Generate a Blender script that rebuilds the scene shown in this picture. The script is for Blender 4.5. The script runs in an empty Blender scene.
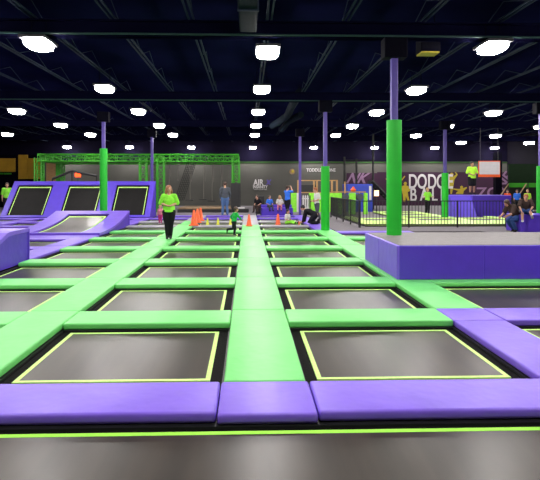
import bpy, bmesh, math, random
from mathutils import Vector, Matrix
random.seed(7)
C = bpy.context.scene.collection
PI = math.pi
# ------------------------------------------------------------------ camera facts
F, CX, HY, CH, YAW = 490.0, 260.7, 185.0, 1.74, math.radians(1.6)
SA, CA = math.sin(YAW), math.cos(YAW)
def AT(px, zd):            # ground position at a depth along the view
    xc = (px - CX) * zd / F
    return (xc * CA + zd * SA, zd * CA - xc * SA)
def G(px, py, h=0.09):     # ground position seen at a pixel, on a floor of height h
    return AT(px, F * (CH - h) / (py - HY))
def HT(py, zd): return CH + (HY - py) * zd / F

# ------------------------------------------------------------------ materials
def mat(name, col, rough=0.5, noise=0.0, nscale=6.0, bump=0.0, bscale=20.0, spec=0.5, metal=0.0, stretch=None, coat=0.0, sheen=0.0):
    m = bpy.data.materials.new(name); m.use_nodes = True
    nt = m.node_tree; b = nt.nodes['Principled BSDF']
    b.inputs['Base Color'].default_value = (*col, 1)
    b.inputs['Roughness'].default_value = rough
    b.inputs['Metallic'].default_value = metal
    b.inputs['Specular IOR Level'].default_value = spec
    b.inputs['Coat Weight'].default_value = coat
    tc = nt.nodes.new('ShaderNodeTexCoord'); mp = nt.nodes.new('ShaderNodeMapping')
    nt.links.new(tc.outputs['Object'], mp.inputs['Vector'])
    if stretch: mp.inputs['Scale'].default_value = stretch
    n = nt.nodes.new('ShaderNodeTexNoise'); n.inputs['Scale'].default_value = nscale; n.inputs['Detail'].default_value = 5
    nt.links.new(mp.outputs['Vector'], n.inputs['Vector'])
    r = nt.nodes.new('ShaderNodeMapRange'); r.inputs['From Min'].default_value = .3; r.inputs['From Max'].default_value = .7
    r.inputs['To Min'].default_value = 1 - noise; r.inputs['To Max'].default_value = 1 + noise
    nt.links.new(n.outputs['Fac'], r.inputs['Value'])
    mx = nt.nodes.new('ShaderNodeVectorMath'); mx.operation = 'SCALE'
    mx.inputs[0].default_value = col; nt.links.new(r.outputs['Result'], mx.inputs['Scale'])
    nt.links.new(mx.outputs['Vector'], b.inputs['Base Color'])
    if bump:
        n2 = nt.nodes.new('ShaderNodeTexNoise'); n2.inputs['Scale'].default_value = bscale
        nt.links.new(tc.outputs['Object'], n2.inputs['Vector'])
        bp = nt.nodes.new('ShaderNodeBump'); bp.inputs['Strength'].default_value = bump; bp.inputs['Distance'].default_value = .02
        nt.links.new(n2.outputs['Fac'], bp.inputs['Height']); nt.links.new(bp.outputs['Normal'], b.inputs['Normal'])
    return m
def emis(name, col, s):
    m = bpy.data.materials.new(name); m.use_nodes = True
    b = m.node_tree.nodes['Principled BSDF']
    b.inputs['Base Color'].default_value = (*col, 1)
    b.inputs['Emission Color'].default_value = (*col, 1); b.inputs['Emission Strength'].default_value = s
    return m
M = {}
M['green'] = mat('green_vinyl', (.155, .66, .16), .46, .05, 3, .35, 5, coat=.0)
M['purple'] = mat('purple_vinyl', (.185, .095, .66), .42, .05, 3, .35, 5)
M['purple_deep'] = mat('deep_purple_vinyl', (.085, .036, .50), .45, .06, 3, .4, 5)
M['violet'] = mat('violet_vinyl', (.11, .060, .62), .42, .05, 3, .35, 5)
M['line_fg'] = mat('bright_lime_webbing', (.36, .88, .07), .6, .08, 30, .1, 90)
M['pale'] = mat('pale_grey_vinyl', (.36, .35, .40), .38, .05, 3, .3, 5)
M['lime_pad'] = mat('lime_vinyl', (.62, .92, .20), .4, .05, 3, .3, 5)
M['mat'] = mat('woven_mat', (.036, .028, .020), .33, .35, 1.3, 0, 160, stretch=(3.0, .35, 1), spec=.36)
M['mat_dark'] = mat('woven_mat_dark', (.007, .0065, .006), .6, .25, 2, .2, 120, spec=.2)
M['edge'] = mat('black_edge', (.004, .004, .004), .85, .2, 8, .2, 60, spec=.1)
M['line'] = mat('lime_webbing', (.60, .95, .24), .6, .08, 30, .1, 90)
M['steel'] = mat('black_steel', (.012, .012, .013), .45, .1, 12, .05, 40)
M['carpet'] = mat('grey_carpet', (.21, .195, .21), .95, .12, 60, .4, 200, spec=.2)
M['dark_floor'] = mat('dark_floor', (.010, .010, .012), .9, .2, 5, .1, 60)
M['deckmat'] = mat('grey_deck_mat', (.20, .185, .185), .6, .10, 8, .2, 90)
M['wall'] = mat('grey_wall', (.088, .087, .076), .85, .08, .7, .1, 30)
M['wall_dark'] = mat('dark_wall', (.005, .004, .009), .9, .15, .7, .1, 30, spec=.15)
M['band'] = mat('purple_wall_glow', (.0022, .0010, .011), .9, .1, .7, .1, 30, spec=.15)  # purple glow on the upper back wall, put into the colour
M['ceil'] = mat('navy_ceiling', (.0045, .0050, .023), .9, .25, .5, .1, 8, spec=0)
M['beam'] = mat('black_beam', (.0014, .0013, .0055), .8, .1, 2, .05, 20, spec=.08)
M['joist'] = mat('grey_joist', (.020, .027, .046), .8, .15, 3, .05, 20, spec=.05)
M['teal'] = mat('teal_conduit', (.022, .050, .048), .6, .1, 3, .05, 20, spec=.2)
M['duct'] = mat('dark_duct', (.007, .011, .018), .85, .15, 3, .1, 6, spec=.03)
M['colp'] = mat('purple_paint', (.09, .058, .31), .55, .05, 4, .05, 30)
M['colg'] = mat('green_column_vinyl', (.006, .43, .018), .5, .05, 4, .3, 5)
M['truss'] = mat('green_truss_paint', (.035, .28, .012), .5, .25, .35, .05, 30)
M['yellow'] = mat('ochre_panel', (.50, .28, .015), .7, .12, 2, .1, 20)
M['mural'] = mat('plum_mural', (.036, .008, .032), .85, .15, 1.2, .1, 20)
M['white'] = mat('white_paint', (.62, .60, .60), .7, .05, 5)
M['lilac'] = mat('lilac_paint', (.26, .15, .26), .8, .1, 5)
M['gold'] = mat('yellow_paint', (.42, .33, .02), .8, .1, 3)
M['wood'] = mat('pine_wood', (.42, .24, .09), .6, .2, 4, .1, 30, stretch=(1, 1, 8))
M['tan'] = mat('tan_mat', (.26, .17, .09), .85, .25, 3, .2, 30)
M['blue'] = mat('blue_vinyl', (.025, .05, .42), .5, .08, 3, .2, 8)
M['orange'] = mat('orange_plastic', (.86, .12, .02), .45, .04, 4)
M['conelime'] = mat('yellow_plastic', (.72, .72, .05), .45, .04, 4)
M['black'] = mat('black_rubber', (.012, .012, .012), .6, .15, 8, .1, 50)
M['rope'] = mat('rope', (.16, .15, .13), .9, .2, 30, .2, 90)
M['lens'] = emis('lamp_lens', (1, .95, .93), 80)
M['housing'] = mat('lamp_housing', (.05, .05, .055), .4, .05, 8)
M['redlamp'] = emis('red_lamp', (1, .06, .01), 2.5)
M['warmlamp'] = emis('warm_sign', (1, .62, .35), 1.6)
M['skin'] = mat('skin', (.56, .30, .20), .55, .05, 8)
M['skin2'] = mat('tan_skin', (.40, .20, .12), .55, .05, 8)
M['eye'] = mat('eye_dark', (.02, .015, .012), .3)
M['lip'] = mat('lip', (.42, .12, .10), .5)
def cloth(name, col): 
    if name not in M: M[name] = mat(name, col, .85, .10, 9, .3, 18, spec=.2)
    return M[name]
cloth('lime_shirt', (.27, .80, .06)); cloth('neon_shirt', (.45, .88, .06)); cloth('black_cloth', (.010, .010, .013))
cloth('denim', (.085, .16, .34)); cloth('slate_cloth', (.075, .085, .10)); cloth('green_shirt', (.02, .42, .07))
cloth('pink_cloth', (.62, .22, .30)); cloth('magenta_cloth', (.55, .04, .22)); cloth('blue_shirt', (.04, .17, .72))
cloth('white_cloth', (.62, .62, .60)); cloth('orange_shirt', (.75, .10, .02)); cloth('brown_cloth', (.055, .035, .03))
cloth('dark_denim', (.03, .07, .22)); cloth('shoe_black', (.012, .012, .014)); cloth('shoe_white', (.5, .5, .5))
for nm, cc in (('hair_auburn', (.28, .10, .04)), ('hair_brown', (.06, .03, .018)), ('hair_blond', (.45, .30, .14)), ('hair_black', (.012, .010, .010)), ('hair_red', (.32, .09, .03))):
    M[nm] = mat(nm, cc, .5, .3, 30, .4, 60, stretch=(6, 6, 1))

# ------------------------------------------------------------------ helpers
def tag(o, label=None, cat=None, group=None, kind=None):
    if label: o['label'] = label
    if cat: o['category'] = cat
    if group: o['group'] = group
    if kind: o['kind'] = kind
    return o
def thing(name, label, cat, loc=(0, 0, 0), rz=0, group=None):
    o = bpy.data.objects.new(name, None); C.objects.link(o)
    o.location = loc; o.rotation_euler = (0, 0, rz); o.empty_display_size = .2
    return tag(o, label, cat, group)
def link_mesh(name, me, m, parent=None, smooth=False):
    if m: me.materials.append(m)
    if smooth:
        for p in me.polygons: p.use_smooth = True
    o = bpy.data.objects.new(name, me); C.objects.link(o)
    if parent: o.parent = parent
    return o
class MB:
    def __init__(s): s.bm = bmesh.new()
    def box(s, x0, x1, y0, y1, z0, z1, bev=0, seg=2):
        r = bmesh.ops.create_cube(s.bm, size=1)
        vs = r['verts']
        for v in vs: v.co = Vector(((x0 + x1) / 2 + v.co.x * (x1 - x0), (y0 + y1) / 2 + v.co.y * (y1 - y0), (z0 + z1) / 2 + v.co.z * (z1 - z0)))
        if bev:
            es = list({e for v in vs for e in v.link_edges})
            bmesh.ops.bevel(s.bm, geom=es, offset=bev, segments=seg, affect='EDGES', profile=.6)
        return s
    def bar(s, a, b, r, n=8, r2=None):
        a, b = Vector(a), Vector(b); d = b - a
        if d.length < 1e-6: return s
        q = d.to_track_quat('Z', 'Y').to_matrix().to_4x4()
        bmesh.ops.create_cone(s.bm, cap_ends=True, segments=n, radius1=r, radius2=r if r2 is None else r2, depth=d.length, matrix=Matrix.Translation((a + b) / 2) @ q)
        return s
    def sqbar(s, a, b, w): return s.bar(a, b, w * .707, 4)
    def path(s, pts, r, n=6):
        for a, b in zip(pts, pts[1:]): s.bar(a, b, r, n)
        return s
    def prism(s, prof, x0, x1):       # prof: list of (y,z), extruded along x
        a = [s.bm.verts.new((x0, y, z)) for y, z in prof]; b = [s.bm.verts.new((x1, y, z)) for y, z in prof]
        n = len(prof)
        s.bm.faces.new(a); s.bm.faces.new(b[::-1])
        for i in range(n):
            j = (i + 1) % n; s.bm.faces.new((a[i], b[i], b[j], a[j]))
        return s
    def poly(s, pts, y, t, frame=None):    # pts (x,z) flat shape extruded along y
        a = [s.bm.verts.new((x, y, z)) for x, z in pts]; b = [s.bm.verts.new((x, y + t, z)) for x, z in pts]
        n = len(pts)
        s.bm.faces.new(a); s.bm.faces.new(b[::-1])
        for i in range(n):
            j = (i + 1) % n; s.bm.faces.new((a[i], b[i], b[j], a[j]))
        return s
    def lathe(s, prof, n=20, c=(0, 0, 0)):
        rings = []
        for r, z in prof:
            rings.append([s.bm.verts.new((c[0] + r * math.cos(2 * PI * k / n), c[1] + r * math.sin(2 * PI * k / n), c[2] + z)) for k in range(n)])
        for a, b in zip(rings, rings[1:]):
            for k in range(n):
                j = (k + 1) % n; s.bm.faces.new((a[k], a[j], b[j], b[k]))
        s.bm.faces.new(rings[0][::-1]); s.bm.faces.new(rings[-1])
        return s
    def ell(s, c, r, rot=None, u=16, v=10):
        m = Matrix.Translation(c) @ (rot.to_4x4() if rot else Matrix.Identity(4)) @ Matrix.Diagonal((*r, 1))
        bmesh.ops.create_uvsphere(s.bm, u_segments=u, v_segments=v, radius=1, matrix=m); return s
    def tube(s, pts, rad, lat=(1, 0, 0), n=14, cap=1.0):
        """loft with elliptical rings: rad = [(lateral, depth)], rounded ends"""
        pts = [Vector(p) for p in pts]; lat = Vector(lat)
        P, R, D = [], [], []
        for i, p in enumerate(pts):
            d = (pts[min(i + 1, len(pts) - 1)] - pts[max(i - 1, 0)]).normalized(); D.append(d)
        def add(p, d, r):
            P.append(p); R.append(r)
            l = lat - d * lat.dot(d)
            if l.length < .05: l = Vector((0, 1, 0)) - d * d.y
            l.normalize(); w = d.cross(l)
            ring = [s.bm.verts.new(p + l * r[0] * math.cos(2 * PI * k / n) + w * r[1] * math.sin(2 * PI * k / n)) for k in range(n)]
            rings.append(ring)
        rings = []
        e = min(rad[0]) * cap
        for q in (.95, .7, .35): add(pts[0] - D[0] * e * q, D[0], tuple(x * math.sqrt(1 - q * q) for x in rad[0]))
        for p, d, r in zip(pts, D, rad): add(p, d, r)
        e = min(rad[-1]) * cap
        for q in (.35, .7, .95): add(pts[-1] + D[-1] * e * q, D[-1], tuple(x * math.sqrt(1 - q * q) for x in rad[-1]))
        for a, b in zip(rings, rings[1:]):
            for k in range(n):
                j = (k + 1) % n; s.bm.faces.new((a[k], a[j], b[j], b[k]))
        s.bm.faces.new(rings[0][::-1]); s.bm.faces.new(rings[-1])
        return s
    def mesh(s, name):
        bmesh.ops.recalc_face_normals(s.bm, faces=s.bm.faces)
        me = bpy.data.meshes.new(name); s.bm.to_mesh(me); s.bm.free(); return me
    def build(s, name, m, parent=None, smooth=False, loc=None):
        o = link_mesh(name, s.mesh(name), m, parent, smooth)
        if loc: o.location = loc
        return o
def struct(o): o['kind'] = 'structure'; return o
def text_mesh(name, txt, size, m, loc, rot=(PI / 2, 0, 0), parent=None, offset=0.0, shear=0.0, xs=1.0, extr=.01):
    cu = bpy.data.curves.new(name, 'FONT'); cu.body = txt; cu.size = size; cu.extrude = extr; cu.offset = offset; cu.shear = shear
    cu.align_x = 'LEFT'
    t = bpy.data.objects.new('tmp', cu); C.objects.link(t)
    dg = bpy.context.evaluated_depsgraph_get(); dg.update()
    me = bpy.data.meshes.new_from_object(t.evaluated_get(dg)); bpy.data.objects.remove(t)
    me.name = name; me.materials.clear()
    o = link_mesh(name, me, m, parent); o.location = loc; o.rotation_euler = rot; o.scale = (xs, 1, 1)
    return o
ORD = ['first', 'second', 'third', 'fourth', 'fifth', 'sixth', 'seventh', 'eighth', 'ninth', 'tenth', 'eleventh', 'twelfth', 'thirteenth']

# ------------------------------------------------------------------ room
X0, X1, Y0, Y1, ZC = -20.0, 21.0, -6.0, 39.0, 5.55
struct(MB().box(X0 - .3, X1 + .3, Y0 - .3, Y1 + .3, -.5, -.12).build('floor', M['dark_floor']))
struct(MB().box(X0 - .3, X1 + .3, Y0 - .3, Y1 + .3, ZC, ZC + .2).build('ceiling', M['ceil']))
struct(MB().box(X0, X1, Y1, Y1 + .3, -.12, ZC).build('wall_back', M['wall']))
struct(MB().box(X0 - .3, X0, Y0, Y1, -.12, ZC).build('wall_left', M['wall_dark']))
struct(MB().box(X1, X1 + .3, Y0, Y1, -.12, ZC).build('wall_right', M['wall_dark']))
struct(MB().box(X0, X1, Y0 - .3, Y0, -.12, ZC).build('wall_front', M['wall_dark']))
struct(MB().box(X0 + .01, X1 - .01, Y1 - .06, Y1, HT(162, Y1) + .06, ZC).build('trim_1', M['band']))  # upper wall strip carrying the painted purple glow
struct(MB().box(X0 + .01, X1 - .01, Y1 - .09, Y1, HT(162.6, Y1), HT(161.8, Y1)).build('trim_2', mat('dim_green_stripe', (.022, .10, .010), .8, .1, 3)))
# raised carpeted floor round the trampolines
def carpet(x0, x1, y0, y1, nm='floor_carpet'):
    return struct(MB().box(x0, x1, y0, y1, -.12, .088).build(nm, M['carpet']))
carpet(-20.0, 21, 27.0, 39); carpet(5.86, 21, 17.4, 27.0); carpet(3.2, 5.86, 17.65, 27.0)
carpet(8.4, 21, -6, 17.4)

# ------------------------------------------------------------------ trampolines and pads
XS = [(-4.85, -2.85), (-2.2, -.2), (.5, 2.52), (3.16, 5.16)]      # columns of the main court
AIS = [(-5.5, -4.85), (-2.85, -2.2), (-.2, .5), (2.52, 3.16)]
YB = [4.13, 6.5, 8.8, 11.1, 13.4, 15.7, 18.0, 20.3, 22.6, 24.9, 26.9]   # far edges of the cross pads
PW = .60
def pad(x0, x1, y0, y1, m, label, z0=.012, z1=.09, bev=.022, name='safety_pad', group=None):
    g = .004; j = random.uniform(-.003, .003)
    cx, cy = (x0 + x1) / 2, (y0 + y1) / 2
    b = MB().box(x0 - cx + g, x1 - cx - g, y0 - cy + g, y1 - cy - g, 0, z1 - z0 + j, bev, 3)
    o = b.build(name, m, smooth=False, loc=(cx, cy, z0))
    for p in o.data.polygons: p.use_smooth = True
    o.data.set_sharp_from_angle(angle=math.radians(50))
    return tag(o, label, 'pad', group)
def trampoline(x0, x1, y0, y1, label, group=None, ins=(.13, .13, .24, .08), lw=.042, dark=False, ln='line'):
    cx, cy = (x0 + x1) / 2, (y0 + y1) / 2
    t = thing('trampoline', label, 'trampoline', (cx, cy, 0), 0, group)
    a0, a1, b0, b1 = x0 - cx, x1 - cx, y0 - cy, y1 - cy
    def ring(A, B, z0, z1):
        mb = MB()
        (p0, p1, q0, q1), (r0, r1, s0, s1) = A, B
        mb.box(p0, r0, q0, q1, z0, z1); mb.box(r1, p1, q0, q1, z0, z1)
        mb.box(r0, r1, q0, s0, z0, z1); mb.box(r0, r1, s1, q1, z0, z1)
        return mb
    o = (a0, a1, b0, b1)
    i1 = (a0 + ins[0], a1 - ins[1], b0 + ins[2], b1 - ins[3])
    i2 = (i1[0] + lw, i1[1] - lw, i1[2] + lw, i1[3] - lw)
    ring((a0 - .05, a1 + .05, b0 - .05, b1 + .05), (a0 + .02, a1 - .02, b0 + .02, b1 - .02), -.1, .008).build('frame', M['steel'], t)
    ring(o, i1, -.035, -.012).build('spring_skirt', M['edge'], t)
    jm = MB().box(i2[0], i2[1], i2[2], i2[3], -.02, 0).build('jump_mat', M['mat_dark'] if dark else M['mat'], t)
    ring(i1, i2, -.02, .0015).build('border_line', M[ln], jm)
    return t
colname = ['outer left', 'inner left', 'inner right', 'outer right']
aisname = ['far left', 'left', 'centre', 'right']
def rowphrase(k): return f'{ORD[k]} row from the front'
nrows = len(YB) - 1
for c, (x0, x1) in enumerate(XS):
    last = nrows if c < 3 else 6
    for k in range(last):
        fy0, fy1 = YB[k], YB[k + 1] - PW
        if c == 3 and 2 <= k <= 2: fy1 = YB[k + 1] - PW
        if c == 3 and k == 5: fy1 = 17.0
        if fy1 - fy0 < .3: continue
        trampoline(x0, x1, fy0, fy1, f'dark trampoline bed, {rowphrase(k)}, {colname[c]} column of the main court', 'court trampolines')
    for k in range(1, last + (1 if c < 3 else 0)):
        col = 'green'
        y1 = YB[k]; y0 = y1 - PW
        if c == 3 and k == 1: col = 'purple'
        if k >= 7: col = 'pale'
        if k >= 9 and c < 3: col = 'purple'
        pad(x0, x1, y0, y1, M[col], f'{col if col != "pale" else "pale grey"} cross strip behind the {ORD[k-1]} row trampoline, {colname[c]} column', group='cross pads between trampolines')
pad(3.16, 5.86, 17.0, 17.6, M['purple'], 'purple padded strip closing the outer right column beside the carpet')
for a, (x0, x1) in enumerate(AIS):
    for k in range(nrows):
        y0, y1 = YB[k], YB[k + 1]
        if a == 0 and k in (2, 5, 6, nrows - 1): continue
        if a == 0 and k == 1: y1 = 8.25
        if a == 0 and k == 7: y0 = 20.5
        if a == 0:
            col = 'purple'
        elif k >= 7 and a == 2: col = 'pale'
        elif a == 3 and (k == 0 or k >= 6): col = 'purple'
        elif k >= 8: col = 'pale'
        else: col = 'green'
        if a == 3 and k in (0,):
            pad(x0, x1, y0, YB[1] - PW, M['purple'], 'long purple pad beside the front right trampoline'); 
            pad(x0, x1, YB[1] - PW, YB[1], M['purple'], 'square purple pad at the right aisle crossing'); continue
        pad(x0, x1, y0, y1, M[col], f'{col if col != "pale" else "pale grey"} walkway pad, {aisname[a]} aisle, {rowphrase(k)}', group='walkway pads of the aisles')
# front purple band
for x0, x1, lab in ((-5.5, -2.9, 'far left'), (-2.9, -.22, 'left'), (-.22, .52, 'short middle'), (.52, 3.2, 'right'), (3.2, 5.9, 'far right')):
    yf = 3.55 - (.03 if 'middle' in lab else 0)
    pad(x0, x1, yf, 4.13, M['purple'], f'purple pad of the front band, {lab} piece, before the big foreground mat', z1=.093, bev=.03)
trampoline(-6.2, 6.6, -2.5, 3.54, 'wide grey trampoline mat filling the foreground', ins=(.2, .2, .2, .075), lw=.045, ln='line_fg')
# right aisle extension columns behind the front (a second court seen at the right edge)
pad(5.16, 5.86, 4.13, 17.0, M['purple_deep'], 'dark purple long pad past the outer right column, mostly under the platform')
# left section (purple pads, ramps)
L1, L2, L3 = (-7.5, -5.5), (-10.2, -8.2), (-12.9, -10.9)
for i, (xs, ks) in enumerate(((L1, range(3, 9)), (L2, range(5, 9)), (L3, range(7, 9)))):
    nm = ['nearest', 'middle', 'outermost'][i]
    for k in ks:
        if i == 0 and k in (5, 6): continue        # ramp stands here
        y0, y1 = YB[k], YB[k + 1] - PW
        trampoline(xs[0], xs[1], y0, y1, f'dark trampoline among purple pads on the left, {nm} column, {ORD[k]} row', 'left side trampolines')
        pad(xs[0], xs[1], YB[k + 1] - PW, YB[k + 1], M['purple'], f'purple cross pad on the left side, {nm} column, {ORD[k]} row', group='left side cross pads')
for i, (x0, x1, ya, yb) in enumerate(((-8.2, -7.5, 11.1, 15.7), (-8.2, -7.5, 20.5, 24.9), (-10.9, -10.2, 15.7, 24.9))):
    pad(x0, x1, ya, yb, M['purple'], ['purple lengthwise pad left of the small ramps', 'purple lengthwise pad behind the middle ramp', 'purple lengthwise pad near the left edge'][i])
pad(-8.2, -4.85, 15.7, 16.25, M['purple'], 'purple pad at the foot of the middle ramp')

# ------------------------------------------------------------------ ramps
def ramp(name, label, X, Yb, prof, inner, top_in, dark=False):
    PU = M['violet'] if dark else M['purple']
    """prof: function t->(y,z) ; X=(x0,x1); inner list of (x0,x1) mats"""
    t = thing(name, label, 'ramp', ((X[0] + X[1]) / 2, prof(0)[0], .09))
    ox, oy = t.location.x, t.location.y
    N = 16
    P = [prof(i / N) for i in range(N + 1)]
    P = [(y - oy, z) for y, z in P]
    def strip(x0, x1, t0, t1, h0, h1):
        mb = MB(); pts = []
        for i in range(13):
            tt = t0 + (t1 - t0) * i / 12
            y, z = prof(tt); y2, z2 = prof(min(tt + .01, 1.01)); d = Vector((y2 - y, z2 - z)).normalized(); n = Vector((-d.y, d.x))
            pts.append((y - oy, z, n))
        up = [(y + n.x * h1, z + n.y * h1) for y, z, n in pts]; lo = [(y + n.x * h0, z + n.y * h0) for y, z, n in pts]
        return mb.prism(up + lo[::-1], x0 - ox, x1 - ox)
    yb = P[-1][0]
    core = [(y, z - .03) for y, z in P]
    core = [(P[0][0], -.05)] + [(y, max(z - .04, -.05)) for y, z in P[1:]] + [(yb, -.05)]
    MB().prism(core, X[0] - ox + .02, X[1] - ox - .02).build('side_panel', M['purple_deep'], t)
    edges = [X[0]] + [v for ab in inner for v in ab] + [X[1]]
    for i in range(0, len(edges), 2):
        o = strip(edges[i], edges[i + 1], 0, 1, -.03, .05).build('rail_pad', PU, t)
    for (a, b) in inner:
        strip(a, b, 1 - top_in, 1, -.03, .05).build('top_pad', PU, t)
        strip(a, b, .0, .05, -.03, .05).build('foot_pad', PU, t)
        strip(a, b, .05, 1 - top_in, -.03, -.01).build('mat_edge', M['edge'], t)
        g = .09; lw = .036 if dark else .05
        t0, t1 = .08, 1 - top_in - .05
        L = strip(a + g, a + g + lw, t0, t1, -.01, .004)
        k = L.build('border_line', M['line'], t)
        strip(b - g - lw, b - g, t0, t1, -.01, .004).build('border_line', M['line'], t)
        strip(a + g, b - g, t1 - .02, t1 + .008, -.01, .006).build('border_line', M['line'], t)
        strip(a + g + lw, b - g - lw, t0, t1 - .02, -.01, .001).build('jump_mat', M['mat_dark'] if dark else M['mat'], t)
    # back board
    MB().box(X[0] - ox, X[1] - ox, yb, yb + .05, -.05, P[-1][1] + .03).build('back_board', M['purple_deep'], t)
    return t
ramp('quarter_pipe_ramp', 'low purple quarter-pipe ramp with a shiny curved mat, left of the court', (-7.85, -4.86), None, lambda t: (16.3 + 4.1 * t, .02 + .52 * t ** 2.2), [(-7.2, -5.55)], .10)
ramp('quarter_pipe_ramp', 'purple wedge ramp cut by the left edge, nearest to the camera', (-7.85, -4.86), None, lambda t: (8.3 + 2.75 * t, .02 + .62 * min(1, t / .68) ** 1.1), [(-7.3, -5.7)], .2)
ramp('angled_trampoline_wall', 'tall purple slanted trampoline wall with three black panels', (-12.42, -4.93), None, lambda t: (25.0 + 1.6 * t, .0 + 1.82 * t), [(-12.15, -10.3), (-9.5, -7.68), (-6.95, -5.2)], .11, dark=True)

# ------------------------------------------------------------------ platform on the right
pl = thing('raised_platform', 'large purple padded platform with grey top around the near green column', 'platform', (2.65, 8.5, .09))
MB().box(.03, 5.4, .03, 2.25, 0, .56).build('core', M['steel'], pl)
MB().box(.02, 5.4, .02, 2.26, .56, .60, .015).build('deck', M['deckmat'], pl)
for i in range(4):
    w = 1.5; MB().box(i * w - (0.0), min((i + 1) * w, 5.42), -.04, .03, 0.0, .59, .018, 3).build('side_pad', M['purple_deep'], pl)
for i in range(2):
    MB().box(-.04, .03, [-.035, 1.15][i], [1.145, 2.28][i], 0.0, .59, .018, 3).build('side_pad', M['purple'], pl)

# ------------------------------------------------------------------ columns
def column(x, y, zb, pt, label, padded=True, rot=0):
    t = thing('support_column', label, 'column', (x, y, zb), rot)
    MB().box(-.065, .065, -.065, .065, 0, 4.82 - zb, .008).build('post', M['colp'], t)
    if padded:
        mb = MB(); mb.bar((0, 0, .0), (0, 0, pt - zb), .155, 28); mb.build('column_pad', M['colg'], t, smooth=False)
        for p in t.children[-1].data.polygons: p.use_smooth = abs(p.normal.z) < .5
    MB().box(-.24, .24, -.16, .16, 4.82 - zb - .42, 4.82 - zb, .02).build('capital', M['beam'], t)
column(3.10, 10.25, .69, 3.10, 'near column wrapped in green padding, rising through the purple platform')
column(2.86, 17.85, .09, 2.42, 'green padded column at the end of the right aisle')
column(-6.05, 20.85, .09, HT(149, 20.9), 'green padded column behind the low ramp on the left')
column(*AT(445, 23.6), .19, HT(173, 23.6), 'green padded column standing in the dodgeball court')
column(*AT(541, 18.4), .09, 2.45, 'green padded column at the right edge of the view')
column(*AT(300, 26.9), .09, 0, 'bare purple column beside the white picket gate', padded=False)
column(*AT(152, 27.3), .09, 0, 'bare purple column behind the slanted trampoline wall', padded=False)

# ------------------------------------------------------------------ ceiling structure
for i, y in enumerate((2.5, 10.3, 18.1, 26.0, 33.9)):
    b = MB().box(X0, X1, y - .03, y + .03, 4.82, 5.16).box(X0, X1, y - .12, y + .12, 4.82, 4.85).box(X0, X1, y - .12, y + .12, 5.13, 5.16)
    o = b.build('trim_%d' % (3 + i), mat('navy_beam', (.0035, .0036, .015), .9, .1, 2, spec=0)); struct(o)
for i, y in enumerate((10.05, 17.85)):
    struct(MB().bar((X0, y, 4.82), (X1, y, 4.82), .022, 8).build('trim_%d' % (10 + i), M['teal']))
for i in range(-11, 13):
    x = .46 + 1.617 * i
    if not X0 + .3 < x < X1 - .3: continue
    b = MB().box(x - .07, x - .03, Y0, Y1, 5.17, 5.20).box(x + .03, x + .07, Y0, Y1, 5.17, 5.20)
    for q in range(22): b.bar((x, Y0 + 1 + q * 2, 5.19), (x, Y0 + 2 + q * 2, 5.54), .012, 5).bar((x, Y0 + 2 + q * 2, 5.54), (x, Y0 + 3 + q * 2, 5.19), .012, 5)
    struct(b.build('trim_%d' % (30 + i), M['joist']))
d = thing('air_duct', 'dim teal air duct running under the roof above the centre', 'duct', (.02, 2, 5.0))
MB().box(-.17, .17, -4, 7.9, -.18, .13, .03).build('duct_body', M['duct'], d)
for i in range(5): MB().box(-.19, .19, -3 + i * 2.4, -2.94 + i * 2.4, -.2, .15).build('flange', M['joist'], d)
d2 = thing('air_duct', 'jointed flexible air duct under the roof right of centre', 'duct', (0, 0, 0))
MB().path([(2.0, 18.6, 5.25), (1.95, 21, 5.2), (1.9, 23, 5.0), (1.3, 25, 4.75)], .17, 14).build('duct_body', M['duct'], d2)
MB().path([(2.5, 22.6, 5.0), (2.0, 24.2, 4.85), (1.8, 25.3, 4.6)], .15, 14).build('duct_branch', M['duct'], d2)
MB().bar((2.0, 18.8, 5.2), (2.0, 18.8, 5.55), .012).build('hanger_rod', M['beam'], d2); MB().bar((1.93, 22.9, 5.0), (1.93, 22.9, 5.55), .012).build('hanger_rod', M['beam'], d2); MB().bar((1.5, 24.5, 4.8), (1.5, 24.5, 5.55), .012).build('hanger_rod', M['beam'], d2); MB().bar((2.2, 23.6, 4.9), (2.2, 23.6, 5.55), .012).build('hanger_rod', M['beam'], d2)
x, y = AT(428, 11.0)
h = thing('unit_heater', 'black unit hung from the ceiling with a yellow strip below', 'heater', (x, y, HT(54.5, 11.0)))
MB().box(-.22, .22, -.18, .18, .03, .33, .02).build('casing', M['beam'], h); MB().box(-.2, .2, -.16, .16, 0, .03).build('yellow_strip', M['gold'], h)
MB().bar((-.15, 0, .3), (-.15, 0, .86), .01).build('hanger_rod', M['beam'], h); MB().bar((.15, 0, .3), (.15, 0, .86), .01).build('hanger_rod', M['beam'], h)

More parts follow.
